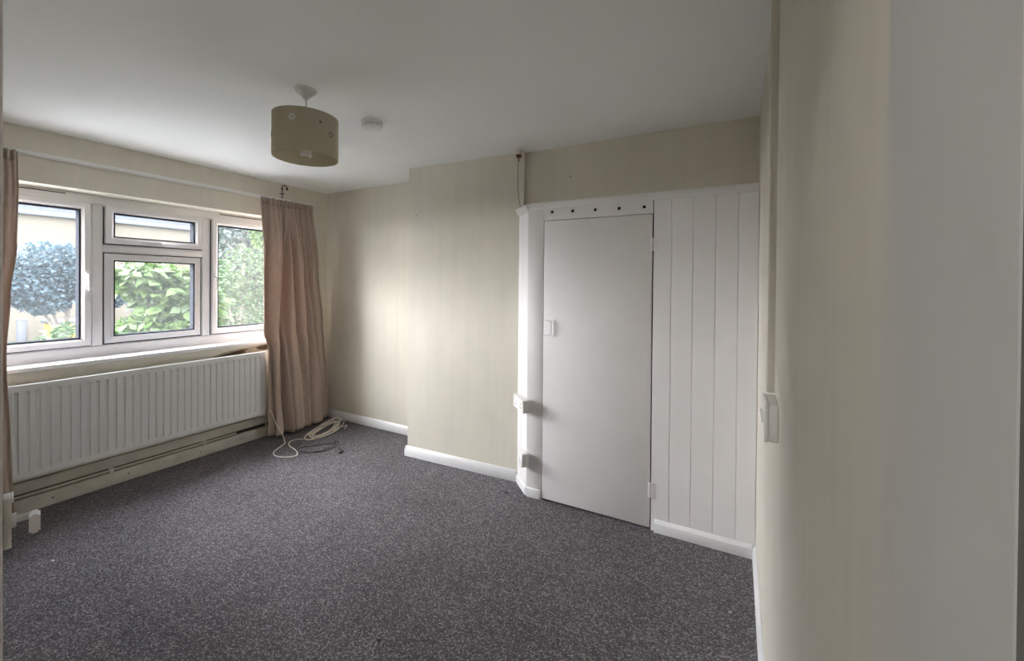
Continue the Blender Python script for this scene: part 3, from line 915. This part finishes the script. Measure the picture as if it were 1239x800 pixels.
# ------------------------------------------------------------------ sockets on the canted end
def outlet(name, label, s0, s1, z0, z1, depth, double):
    base = cA + ct*((s0+s1)/2)
    ang = math.atan2(cnv.y, cnv.x) + math.pi/2     # local -y looks out along the cant's normal
    o = empty(name, (base.x, base.y, (z0+z1)/2), ang)
    tag(o, label, 'socket')
    w, hh = (s1-s0)/2, (z1-z0)/2
    boxo('back_box', (-w+0.001, w-0.001, -depth+0.010, 0, -hh+0.001, hh-0.001), M_plastic, o, bevel=0.002)
    boxo('face_plate', (-w, w, -depth, -depth+0.0095, -hh, hh), M_plastic, o, bevel=0.003, seg=3)
    y = -depth - 0.0004
    xs_ = (-w*0.5, w*0.5) if double else (0,)
    for x in xs_:
        for dx, dz, a, b in ((0, 0.012, 0.0032, 0.0050), (-0.011, -0.010, 0.0045, 0.0032), (0.011, -0.010, 0.0045, 0.0032)):
            boxo('pin_hole', (x+dx-a, x+dx+a, y, y+0.0008, dz-0.004-b, dz-0.004+b), M_dark, o)
        boxo('rocker', (x+0.020 if double and x > 0 else x-0.032 if double else x-0.006, x+0.032 if double and x > 0 else x-0.020 if double else x+0.006, -depth-0.003, -depth+0.001, 0.014 if True else 0, 0.030), M_plastic, o, bevel=0.001)
    return o
outlet('wall_socket', 'white double power socket, the upper box on the cupboard corner', 0.055, 0.262, 0.578, 0.664, 0.050, True)
outlet('wall_socket', 'small white single outlet box near the floor on the cupboard corner', 0.158, 0.250, 0.212, 0.300, 0.050, False)

# ------------------------------------------------------------------ ceiling pull-switch and trunking
pc = empty('pull_switch', (2.540, 2.610, H))
tag(pc, 'small white ceiling fitting with brown base and thin hanging cord', 'switch')
bm = bmesh.new(); lathe(bm, [(0.024, 0), (0.024, -0.004), (0.021, -0.034), (0.020, -0.036)], 24); finish(bm, 'body', M_fit, pc, smooth=True)
bm = bmesh.new(); lathe(bm, [(0.0205, -0.036), (0.0215, -0.038), (0.019, -0.055), (0.008, -0.058)], 24); finish(bm, 'brown_collar', M_brown, pc, smooth=True)
bm = bmesh.new(); tube(bm, spline([(0, 0, -0.057), (-0.008, 0.006, -0.12), (-0.016, 0.020, -0.22), (-0.014, 0.030, -0.33), (0.000, 0.034, -0.402)], 8), 0.0026, 6); finish(bm, 'cord', M_cord, pc, smooth=True)
bm = bmesh.new(); lathe(bm, [(0.002, -0.058), (0.005, -0.062), (0.005, -0.08), (0.002, -0.084)], 12); finish(bm, 'cord_knob', M_brown, pc, smooth=True)
o = boxo('cable_trunking', (2.538, 2.562, 2.6455, 2.6745, ZTOP-0.002, H), M_plastic_cream, bevel=0.002)
tag(o, 'short cream cable trunking between cupboard top and ceiling', 'trunking')

# ------------------------------------------------------------------ right wall: trunking and light switch
tk = empty('cable_trunking', (W, 1.5, 1.1))
tag(tk, 'tall cream cable trunking running down the right wall to the light switch', 'trunking')
o = boxo('base_channel', (W-0.012, W, 1.462, 1.500, 1.126, H), M_wall_r, bevel=0.001); o.parent = tk; o.matrix_parent_inverse = Matrix.Translation(tk.location).inverted()
o = boxo('lid', (W-0.020, W-0.011, 1.461, 1.501, 1.126, H), M_wall_r, bevel=0.0025); o.parent = tk; o.matrix_parent_inverse = Matrix.Translation(tk.location).inverted()
sw = empty('light_switch', (W, 1.385, 1.075))
tag(sw, 'white surface-mounted light switch box on the right wall below the trunking', 'switch')
def swp(o): o.parent = sw; o.matrix_parent_inverse = Matrix.Translation(sw.location).inverted(); return o
bm = bmesh.new(); box(bm, W-0.024, W, 1.320, 1.448, 1.020, 1.124)
swp(finish(bm, 'back_box', M_plastic, bevel=0.005, seg=3))
bm = bmesh.new(); box(bm, W-0.034, W-0.0245, 1.318, 1.450, 1.018, 1.126)
swp(finish(bm, 'face_plate', M_plastic, bevel=0.004, seg=3))
bm = bmesh.new()
yy0, yy1 = 1.378, 1.392
vs = [bm.verts.new(p) for p in ((W-0.0342, yy0, 1.055), (W-0.0342, yy1, 1.055), (W-0.0342, yy0, 1.092), (W-0.0342, yy1, 1.092), (W-0.037, yy0, 1.057), (W-0.037, yy1, 1.057), (W-0.042, yy0, 1.090), (W-0.042, yy1, 1.090))]
for f in ((0,1,3,2),(4,5,7,6),(0,1,5,4),(2,3,7,6),(0,2,6,4),(1,3,7,5)): bm.faces.new([vs[i] for i in f])
swp(finish(bm, 'rocker', M_plastic))

# ------------------------------------------------------------------ open room door beside the camera
u = Vector((-0.98179, 0.18996)); nu_ = Vector((0.18996, 0.98179))
door = empty('door_1', (3.9186, 0, 0), math.atan2(u.y, u.x))     # local +x runs along the leaf, away from the doorway
door['kind'] = 'structure'
# leaf face sits just on the far side of the sight line through its plane
yaw = -0.0
off = 0.0016
lf = empty('tmp', (0, 0, 0)); bpy.data.objects.remove(lf)
bm = bmesh.new()
# local y>0 is towards the camera side of the room wall; leaf body lies at local +y (behind), face at y=off
box(bm, 0.545, 1.275, off, off+0.040, 0.008, 1.99)
leaf = finish(bm, 'leaf', M_pinkdoor, door, bevel=0.002)
yl = off
bm = bmesh.new(); box(bm, 1.186, 1.226, yl-0.0100, yl, 0.957, 1.048)
pt = finish(bm, 'handle_plate', M_plastic_cream, door, bevel=0.002)
bm = bmesh.new()
tube(bm, [(1.206, yl-0.008, 1.000), (1.206, yl-0.016, 1.000)], 0.013, 14)
tube(bm, [(1.206, yl-0.010, 1.001), (1.206, yl-0.036, 1.001)], 0.0065, 12)
finish(bm, 'handle_neck', M_plastic, door, smooth=True, angle=50)
bm = bmesh.new()
vs = []
for sx, o0, o1, z0, z1 in ((1.216, 0.031, 0.045, 0.988, 1.006), (1.19, 0.031, 0.045, 0.984, 1.012), (1.15, 0.0295, 0.0435, 0.986, 1.0205)):
    vs.append([bm.verts.new((sx, yl-o0, z0)), bm.verts.new((sx, yl-o1, z0)), bm.verts.new((sx, yl-o1, z1)), bm.verts.new((sx, yl-o0, z1))])
for p, q in zip(vs, vs[1:]):
    for k in range(4): bm.faces.new((p[k], p[(k+1) % 4], q[(k+1) % 4], q[k]))
bm.faces.new(vs[0]); bm.faces.new(vs[-1])
bmesh.ops.recalc_face_normals(bm, faces=bm.faces)
bmesh.ops.bevel(bm, geom=[e for e in bm.edges if e.calc_face_angle(0) > R(30)], offset=0.003, segments=2, affect='EDGES')
finish(bm, 'lever_handle', M_plastic, door, smooth=True, angle=50)
boxo('latch_plate', (1.187, 1.225, yl-0.0125, yl-0.0098, 1.040, 1.049), M_plastic, door, bevel=0.001)
for z in (0.25, 1.75):
    boxo('hinge', (0.535, 0.545, off+0.004, off+0.036, z-0.04, z+0.04), M_steel, door)

# ------------------------------------------------------------------ cables on the floor
cr = 0.0042
bm = bmesh.new()
pts = [(0.145, 2.284, 0.30), (0.21, 2.30, 0.17), (0.262, 2.335, 0.05), (0.31, 2.325, 0.008), (0.38, 2.279, cr), (0.463, 2.139, cr), (0.530, 2.095, cr), (0.600, 2.090, cr), (0.68, 2.125, cr), (0.697, 2.185, cr),
       (0.605, 2.238, cr), (0.48, 2.268, cr), (0.40, 2.31, cr), (0.372, 2.36, cr), (0.40, 2.42, cr)]
cx, cy = 0.42, 2.66
rg = random.Random(3)
ax = Vector((-0.35, 0.94)); ay = Vector((0.94, 0.35))
for k in range(int(7*8)):
    a = math.pi + k/8*2*math.pi
    turn = k/8
    ra = 0.205 + 0.045*math.sin(turn*2.1) ; rb = 0.085 + 0.03*math.sin(turn*1.7+1)
    q = Vector((cx, cy)) + ax*(ra*math.cos(a) + 0.02*math.sin(turn*3.3)) + ay*(rb*math.sin(a) + 0.02*math.cos(turn*2.3))
    pts.append((max(q.x, 0.275), q.y, cr + 0.0075*(turn % 4) + 0.035*max(0, math.cos(a))*(0.4+0.6*math.sin(turn*1.3)**2)))
pts += [(0.47, 2.86, 0.01), (0.52, 2.80, cr)]
tube(bm, spline(pts, 6), cr, 8)
tag(finish(bm, 'extension_cable', M_cable, smooth=True), 'coiled off-white cable lying on the carpet by the corner curtain', 'cable')
bm = bmesh.new()
b_ = 0.0032
pts = [(0.50, 2.36, b_), (0.555, 2.271, b_), (0.63, 2.245, b_), (0.72, 2.265, b_), (0.80, 2.307, b_), (0.835, 2.38, b_), (0.825, 2.46, b_), (0.78, 2.50, b_+0.004), (0.72, 2.475, b_), (0.66, 2.40, b_), (0.605, 2.31, b_+.006), (0.60, 2.25, b_+0.005), (0.66, 2.22, b_), (0.74, 2.245, b_+.006), (0.81, 2.33, b_+0.006), (0.80, 2.43, b_+.003), (0.72, 2.53, b_), (0.77, 2.54, b_), (0.863, 2.464, b_+.004), (0.93, 2.432, b_)]
lead = empty('power_lead', (0.7, 2.38, 0)); tag(lead, 'thin black lead curled on the carpet in front of the off-white cable', 'cable')
def lp(o): o.parent = lead; o.matrix_parent_inverse = Matrix.Translation(lead.location).inverted(); return o
tube(bm, spline(pts, 7), b_, 7)
lp(finish(bm, 'flex', M_black, smooth=True))
bm = bmesh.new(); tube(bm, spline([(0.925, 2.434, b_+.002), (0.955, 2.418, 0.008), (0.975, 2.395, 0.009), (0.985, 2.375, 0.008)], 4), [0.0045, 0.005, 0.006, 0.008, 0.009, 0.009, 0.009, 0.009, 0.009, 0.0085, 0.0085, 0.008, 0.008], 10)
lp(finish(bm, 'plug_end', M_black, smooth=True))

# ------------------------------------------------------------------ nails in the walls, crumbs on the carpet
def nail(x, y, z, label, nrm=(0, -1), mat=M_iron, r=0.0045):
    bm = bmesh.new()
    lathe(bm, [(r*0.35, 0), (r*0.35, -0.006), (r, -0.0065), (r*0.8, -0.009), (r*0.2, -0.0095)], 12, x, y, z, 'y')
    tag(finish(bm, 'wall_screw', mat, smooth=True), label, 'screw')
nail(1.578, YC0+(1.578-XC0)*cd.y/cd.x, 2.002, 'lone dark screw high on the chimney breast near its left edge', mat=M_iron)
nail(2.905, YR, 2.188, 'tiny dark screw in the wall above the cupboard door')
nail(3.77, YR, 2.325, 'tiny dark screw in the wall above the cupboard boards', r=0.003)

def crumb(x, y, size, mat, label, flat=0.5, n=1):
    bm = bmesh.new()
    rg2 = random.Random(int(x*1000))
    for k in range(n):
        ox, oy = (rg2.uniform(-size, size)*1.3, rg2.uniform(-size, size)*1.3) if k else (0, 0)
        res = bmesh.ops.create_icosphere(bm, subdivisions=1, radius=size*(1 if k == 0 else 0.6))
        for v in res['verts']:
            f = 1 + rg2.uniform(-0.3, 0.3)
            v.co = Vector((v.co.x*f + ox, v.co.y*f*0.8 + oy, v.co.z*f*flat + size*flat))
    o = finish(bm, 'carpet_crumb', mat, None, loc=(x, y, 0.0))
    tag(o, label, 'crumb')
crumb(2.533, 2.487, 0.011, M_black, 'largest black speck on the carpet, below the chimney breast by the cupboard', n=2)
crumb(2.106, 2.146, 0.007, M_black, 'small black speck of debris farther out on the carpet from the chimney breast', n=3)
crumb(2.284, 1.854, 0.006, M_black, 'tiny black speck on the open carpet between chimney breast and camera')
crumb(2.795, 1.870, 0.006, M_black, 'small black speck on the carpet in front of the cupboard door', n=2)
crumb(2.660, 1.209, 0.008, M_black, 'clump of black fluff on the nearest stretch of carpet', n=5)
crumb(2.662, 1.279, 0.0045, M_black, 'single black speck just behind the clump of fluff on the carpet')
crumb(0.829, 0.758, 0.006, M_lint, 'scrap of white lint on the carpet near the open door handle', n=2)
crumb(3.908, 2.056, 0.005, M_lint, 'scrap of white lint on the carpet beside the right-hand skirting')

# ------------------------------------------------------------------ outside: lawn, house, tree, shrubs
setting(boxo('ground', (-45, -WT-0.001, -25, 40, -0.5, -0.30), M_lawn))
setting(boxo('bounce_slab', (-4.5, -WT-0.001, -4, 6, -0.30, -0.26), M_bounce_slab))  # unseen pale slab, added to bounce daylight up to the ceiling

hs = empty('house', (-14, 5, -0.3))
tag(hs, 'pale buff brick house across the garden', 'house')
def hsp(o): o.parent = hs; o.matrix_parent_inverse = Matrix.Translation(hs.location).inverted(); return o
hsp(boxo('house_wall', (-20, -14, 0.0, 16, -0.3, 3.36), M_house))
bm = bmesh.new()
vs = [bm.verts.new(p) for p in ((-13.92, -0.4, 3.36), (-13.92, 16.4, 3.36), (-17, 16.4, 5.0), (-17, -0.4, 5.0), (-20.4, -0.4, 3.36), (-20.4, 16.4, 3.36))]
for f in ((0,1,2,3), (3,2,5,4), (0,3,4), (1,5,2), (0,4,5,1)): bm.faces.new([vs[i] for i in f])
hsp(finish(bm, 'house_roof', M_tile))
hsp(boxo('gutter', (-13.99, -13.88, -0.4, 16.4, 3.30, 3.42), M_greyplastic, bevel=0.02))

bn = empty('storage_bin', (-13.0, 4.6, -0.3)); tag(bn, 'yellow bin with a dark lid by the house wall', 'bin')
boxo('bin_body', (-0.35, 0.35, -0.55, 0.25, 0, 0.52), M_yellow, bn, bevel=0.03)
boxo('bin_lid', (-0.40, 0.40, -0.60, 0.30, 0.5205, 0.62), M_darkgrey, bn, bevel=0.03)
bn = empty('water_butt', (-13.0, 3.58, -0.3)); tag(bn, 'pale grey water butt by the house wall', 'water butt')
bm = bmesh.new(); lathe(bm, [(0.085, 0), (0.105, 0.25), (0.105, 0.45), (0.095, 0.64)], 20); finish(bm, 'tub', M_greyplastic, bn, smooth=True)
bm = bmesh.new(); lathe(bm, [(0.10, 0.6405), (0.10, 0.67), (0.03, 0.69)], 20); finish(bm, 'lid', M_greyplastic, bn, smooth=True)

NPR = np.random.default_rng(11)
def leaf_cloud(centers, radii, counts, size, jitter=0.35, droop=0.3):
    """bent leaf blades (4 triangles each) spread through the outer part of ellipsoids"""
    V, F = [], []
    base = 0
    shape = np.array([(0, 0, 0), (0.42, 0.38, 0.05), (0, 1.0, -0.12), (-0.42, 0.38, 0.05), (0, 0.45, -0.04)])
    tri = np.array([(0, 1, 4), (1, 2, 4), (2, 3, 4), (3, 0, 4)])
    for c, r, n in zip(centers, radii, counts):
        d = NPR.normal(size=(n, 3)); d /= np.linalg.norm(d, axis=1)[:, None]
        rad = NPR.uniform(0.35, 1.0, n) ** 0.5
        pos = np.array(c) + d * rad[:, None] * np.array(r)
        # orientation: outwards and drooping
        fwd = d + NPR.normal(scale=0.6, size=(n, 3)); fwd[:, 2] -= droop
        fwd /= np.linalg.norm(fwd, axis=1)[:, None]
        upv = NPR.normal(scale=0.5, size=(n, 3)); upv[:, 2] += 1.0; upv += d*0.5
        side = np.cross(fwd, upv); side /= np.linalg.norm(side, axis=1)[:, None]
        nrm = np.cross(side, fwd)
        s = size * NPR.uniform(1-jitter, 1+jitter, n)
        for sp_ in shape:
            pass
        pts = (pos[:, None, :] + s[:, None, None] * (shape[None, :, 0, None]*side[:, None, :] + shape[None, :, 1, None]*fwd[:, None, :] + shape[None, :, 2, None]*nrm[:, None, :]))
        V.append(pts.reshape(-1, 3))
        F.append((base + np.arange(n)[:, None, None]*5 + tri[None]).reshape(-1, 3))
        base += n*5
    return np.concatenate(V), np.concatenate(F)

def plant(name, label, cat, base, stems, clouds, size, mat, group=None, droop=0.3):
    root = empty(name, base)
    tag(root, label, cat, group)
    if stems:
        for k, (pts, r0, r1) in enumerate(stems):
            bm = bmesh.new()
            P = spline([Vector(p) for p in pts], 5)
            N = len(P)
            tube(bm, [p - Vector(base) for p in P], [lerp(r0, r1, i/(N-1)) for i in range(N)], 7)
            finish(bm, 'trunk' if k == 0 else 'branch', M_bark, root, smooth=True)
    V, F = leaf_cloud([c[0] for c in clouds], [c[1] for c in clouds], [c[2] for c in clouds], size, droop=droop)
    o = from_np('foliage', V - np.array(base), F.astype(np.int32), mat, root)
    o['kind'] = 'stuff'
    return root

# small spreading tree seen through the left pane
tb = (-6.0, 2.55, -0.30)
plant('garden_tree', 'small spreading blue-green tree standing in front of the pale house', 'tree', tb,
      [([(-6, 2.55, -0.3), (-6, 2.56, 0.2), (-6.02, 2.58, 0.6), (-6.0, 2.62, 1.1)], 0.05, 0.03),
       ([(-6, 2.55, 0.35), (-5.95, 2.42, 0.70), (-5.9, 2.26, 0.95), (-5.9, 2.05, 1.15)], 0.032, 0.014),
       ([(-6, 2.55, 0.40), (-6.05, 2.48, 0.75), (-6.1, 2.40, 1.1)], 0.03, 0.014),
       ([(-6, 2.57, 0.45), (-5.95, 2.75, 0.85), (-5.9, 2.98, 1.15)], 0.03, 0.014)],
      [((-6, 2.15, 1.36), (0.6, 0.42, 0.34), 2548), ((-6.1, 2.55, 1.50), (0.6, 0.5, 0.44), 3276), ((-6, 2.40, 1.72), (0.5, 0.46, 0.34), 2184),
       ((-6, 2.95, 1.40), (0.55, 0.40, 0.34), 2184), ((-5.9, 2.30, 1.12), (0.5, 0.32, 0.22), 946), ((-6, 1.75, 1.40), (0.5, 0.35, 0.35), 1274), ((-6.0, 3.15, 1.25), (0.4, 0.25, 0.28), 909)],
      0.058, M_leaf_blue)
# low shrubs under the left pane
for x, y, h, lab in ((-3.4, 1.25, 0.72, 'low green shrub below the near end of the window, outside'), (-4.6, 2.25, 0.72, 'low green shrub outside in front of the small tree'), (-3.5, 2.20, 0.62, 'low green shrub outside beside the large-leaved bush')):
    plant('low_shrub', lab, 'shrub', (x, y, -0.3), [([(x, y, -0.3), (x+.03, y, 0.1), (x, y+.03, h-0.1)], 0.02, 0.01)],
          [((x, y, h-0.28), (0.42, 0.34, 0.36), 520), ((x+0.15, y-0.05, h-0.45), (0.25, 0.28, 0.32), 220)], 0.085, M_leaf_deep if x != -3.5 else M_leaf_green)
# large-leaved bush through the middle panes, its biggest leaves modelled one by one
bb = (-2.4, 2.6, -0.3)
bush = plant('large_leaved_bush', 'bright green large-leaved bush close outside the middle panes', 'bush', bb,
      [([(-2.4, 2.6, -0.3), (-2.4, 2.58, 0.4), (-2.4, 2.5, 1.0)], 0.035, 0.02), ([(-2.4, 2.6, 0.2), (-2.35, 2.8, 0.8), (-2.3, 2.9, 1.4)], 0.025, 0.012), ([(-2.4, 2.6, 0.0), (-2.3, 2.35, 0.5), (-2.25, 2.2, 0.9)], 0.025, 0.012)],
      [((-2.4, 2.65, 1.25), (0.45, 0.45, 0.36), 900), ((-2.5, 2.35, 1.45), (0.40, 0.34, 0.20), 420), ((-2.3, 2.45, 0.80), (0.45, 0.60, 0.22), 800), ((-2.5, 2.75, 0.95), (0.4, 0.4, 0.45), 600), ((-2.4, 2.15, 1.52), (0.35, 0.22, 0.12), 120)],
      0.10, M_leaf_green)
bm = bmesh.new()
P = [(0, 0, 0), (0.02, 0.012, 0.003), (0.038, 0.038, 0.006), (0.034, 0.07, 0.0), (0, 0.115, -0.018), (-0.034, 0.07, 0.0), (-0.038, 0.038, 0.006), (-0.02, 0.012, 0.003)]
ov = [bm.verts.new(p) for p in P]; mid = [bm.verts.new((0, y_, -0.004)) for y_ in (0.035, 0.07)]
tr = [(0,1,8),(1,2,8),(2,9,8),(2,3,9),(3,4,9),(4,5,9),(5,6,9),(6,8,9),(6,7,8),(7,0,8)]
allv = ov + mid
for f in tr: bm.faces.new([allv[i] for i in f])
leaf0 = finish(bm, 'leaf', M_leaf_green, bush)
rg3 = random.Random(5)
for k in range(220):
    o = leaf0 if k == 0 else leaf0.copy()
    if k: COL.objects.link(o)
    a = rg3.uniform(-1.3, 1.3)
    lobe = rg3.choice([((-2.4, 2.65, 1.25), (0.50, 0.48, 0.38)), ((-2.3, 2.45, 0.80), (0.5, 0.6, 0.24)), ((-2.5, 2.38, 1.45), (0.42, 0.36, 0.2)), ((-2.45, 2.75, 0.95), (0.45, 0.42, 0.4))])
    th = rg3.uniform(-0.9, 1.2)
    dx, dy, dz = math.cos(a)*math.cos(th), math.sin(a)*math.cos(th), math.sin(th)
    c, r = lobe
    o.location = (c[0]+dx*r[0]-bb[0], c[1]+dy*r[1]-bb[1], c[2]+dz*r[2]-bb[2])
    o.rotation_euler = (rg3.uniform(-0.9, 0.1), rg3.uniform(-0.5, 0.5), rg3.uniform(-3.1, 0.1))
    s = rg3.uniform(0.9, 1.5); o.scale = (s, s, s)
# dense shrub and climber through the right pane, pale tall tree behind
plant('tall_bush', 'dense mid-green tall bush outside the right-hand pane', 'bush', (-3.25, 3.87, -0.3),
      [([(-3.25, 3.87, -0.3), (-3.25, 3.87, 0.6), (-3.27, 3.92, 1.7)], 0.04, 0.02), ([(-3.25, 3.87, 0.2), (-3.15, 3.67, 0.9), (-3.15, 3.52, 1.3)], 0.025, 0.012)],
      [((-3.35, 4.02, 1.50), (0.5, 0.42, 0.55), 1500), ((-3.25, 3.72, 1.00), (0.45, 0.45, 0.45), 1200), ((-3.15, 3.57, 1.42), (0.35, 0.25, 0.22), 350), ((-3.45, 4.47, 1.3), (0.5, 0.5, 0.8), 1200)],
      0.055, M_leaf_deep, droop=0.6)
plant('climbing_plant', 'bright green climber trailing at the top corner of the right-hand pane', 'climber', (-1.3, 3.35, -0.3),
      [([(-1.3, 3.35, -0.3), (-1.28, 3.36, 1.0), (-1.3, 3.30, 2.2)], 0.05, 0.035)],
      [((-1.3, 3.14, 2.02), (0.18, 0.22, 0.16), 420), ((-1.3, 3.25, 1.75), (0.16, 0.14, 0.3), 260), ((-1.3, 3.05, 2.25), (0.25, 0.35, 0.15), 420)],
      0.05, M_leaf_green, droop=0.9)
plant('tall_tree', 'tall pale grey-green tree standing behind the bushes', 'tree', (-9.0, 7.0, -0.3),
      [([(-9, 7.0, -0.3), (-9, 7.0, 1.2), (-9.05, 7.1, 3.2)], 0.14, 0.06)],
      [((-9, 6.9, 2.4), (1.0, 0.9, 1.2), 2200), ((-8.9, 7.6, 2.0), (0.9, 0.8, 1.1), 1500), ((-9, 6.5, 1.3), (0.7, 0.5, 0.7), 700)],
      0.14, M_leaf_pale)
plant('garden_hedge', 'grey-green hedge along the foot of the house wall', 'hedge', (-11.5, 6.5, -0.3), None,
      [((-11.5, 5.9 + 0.9*k, 0.25), (0.5, 0.6, 0.6), 420) for k in range(6)], 0.12, M_leaf_pale)
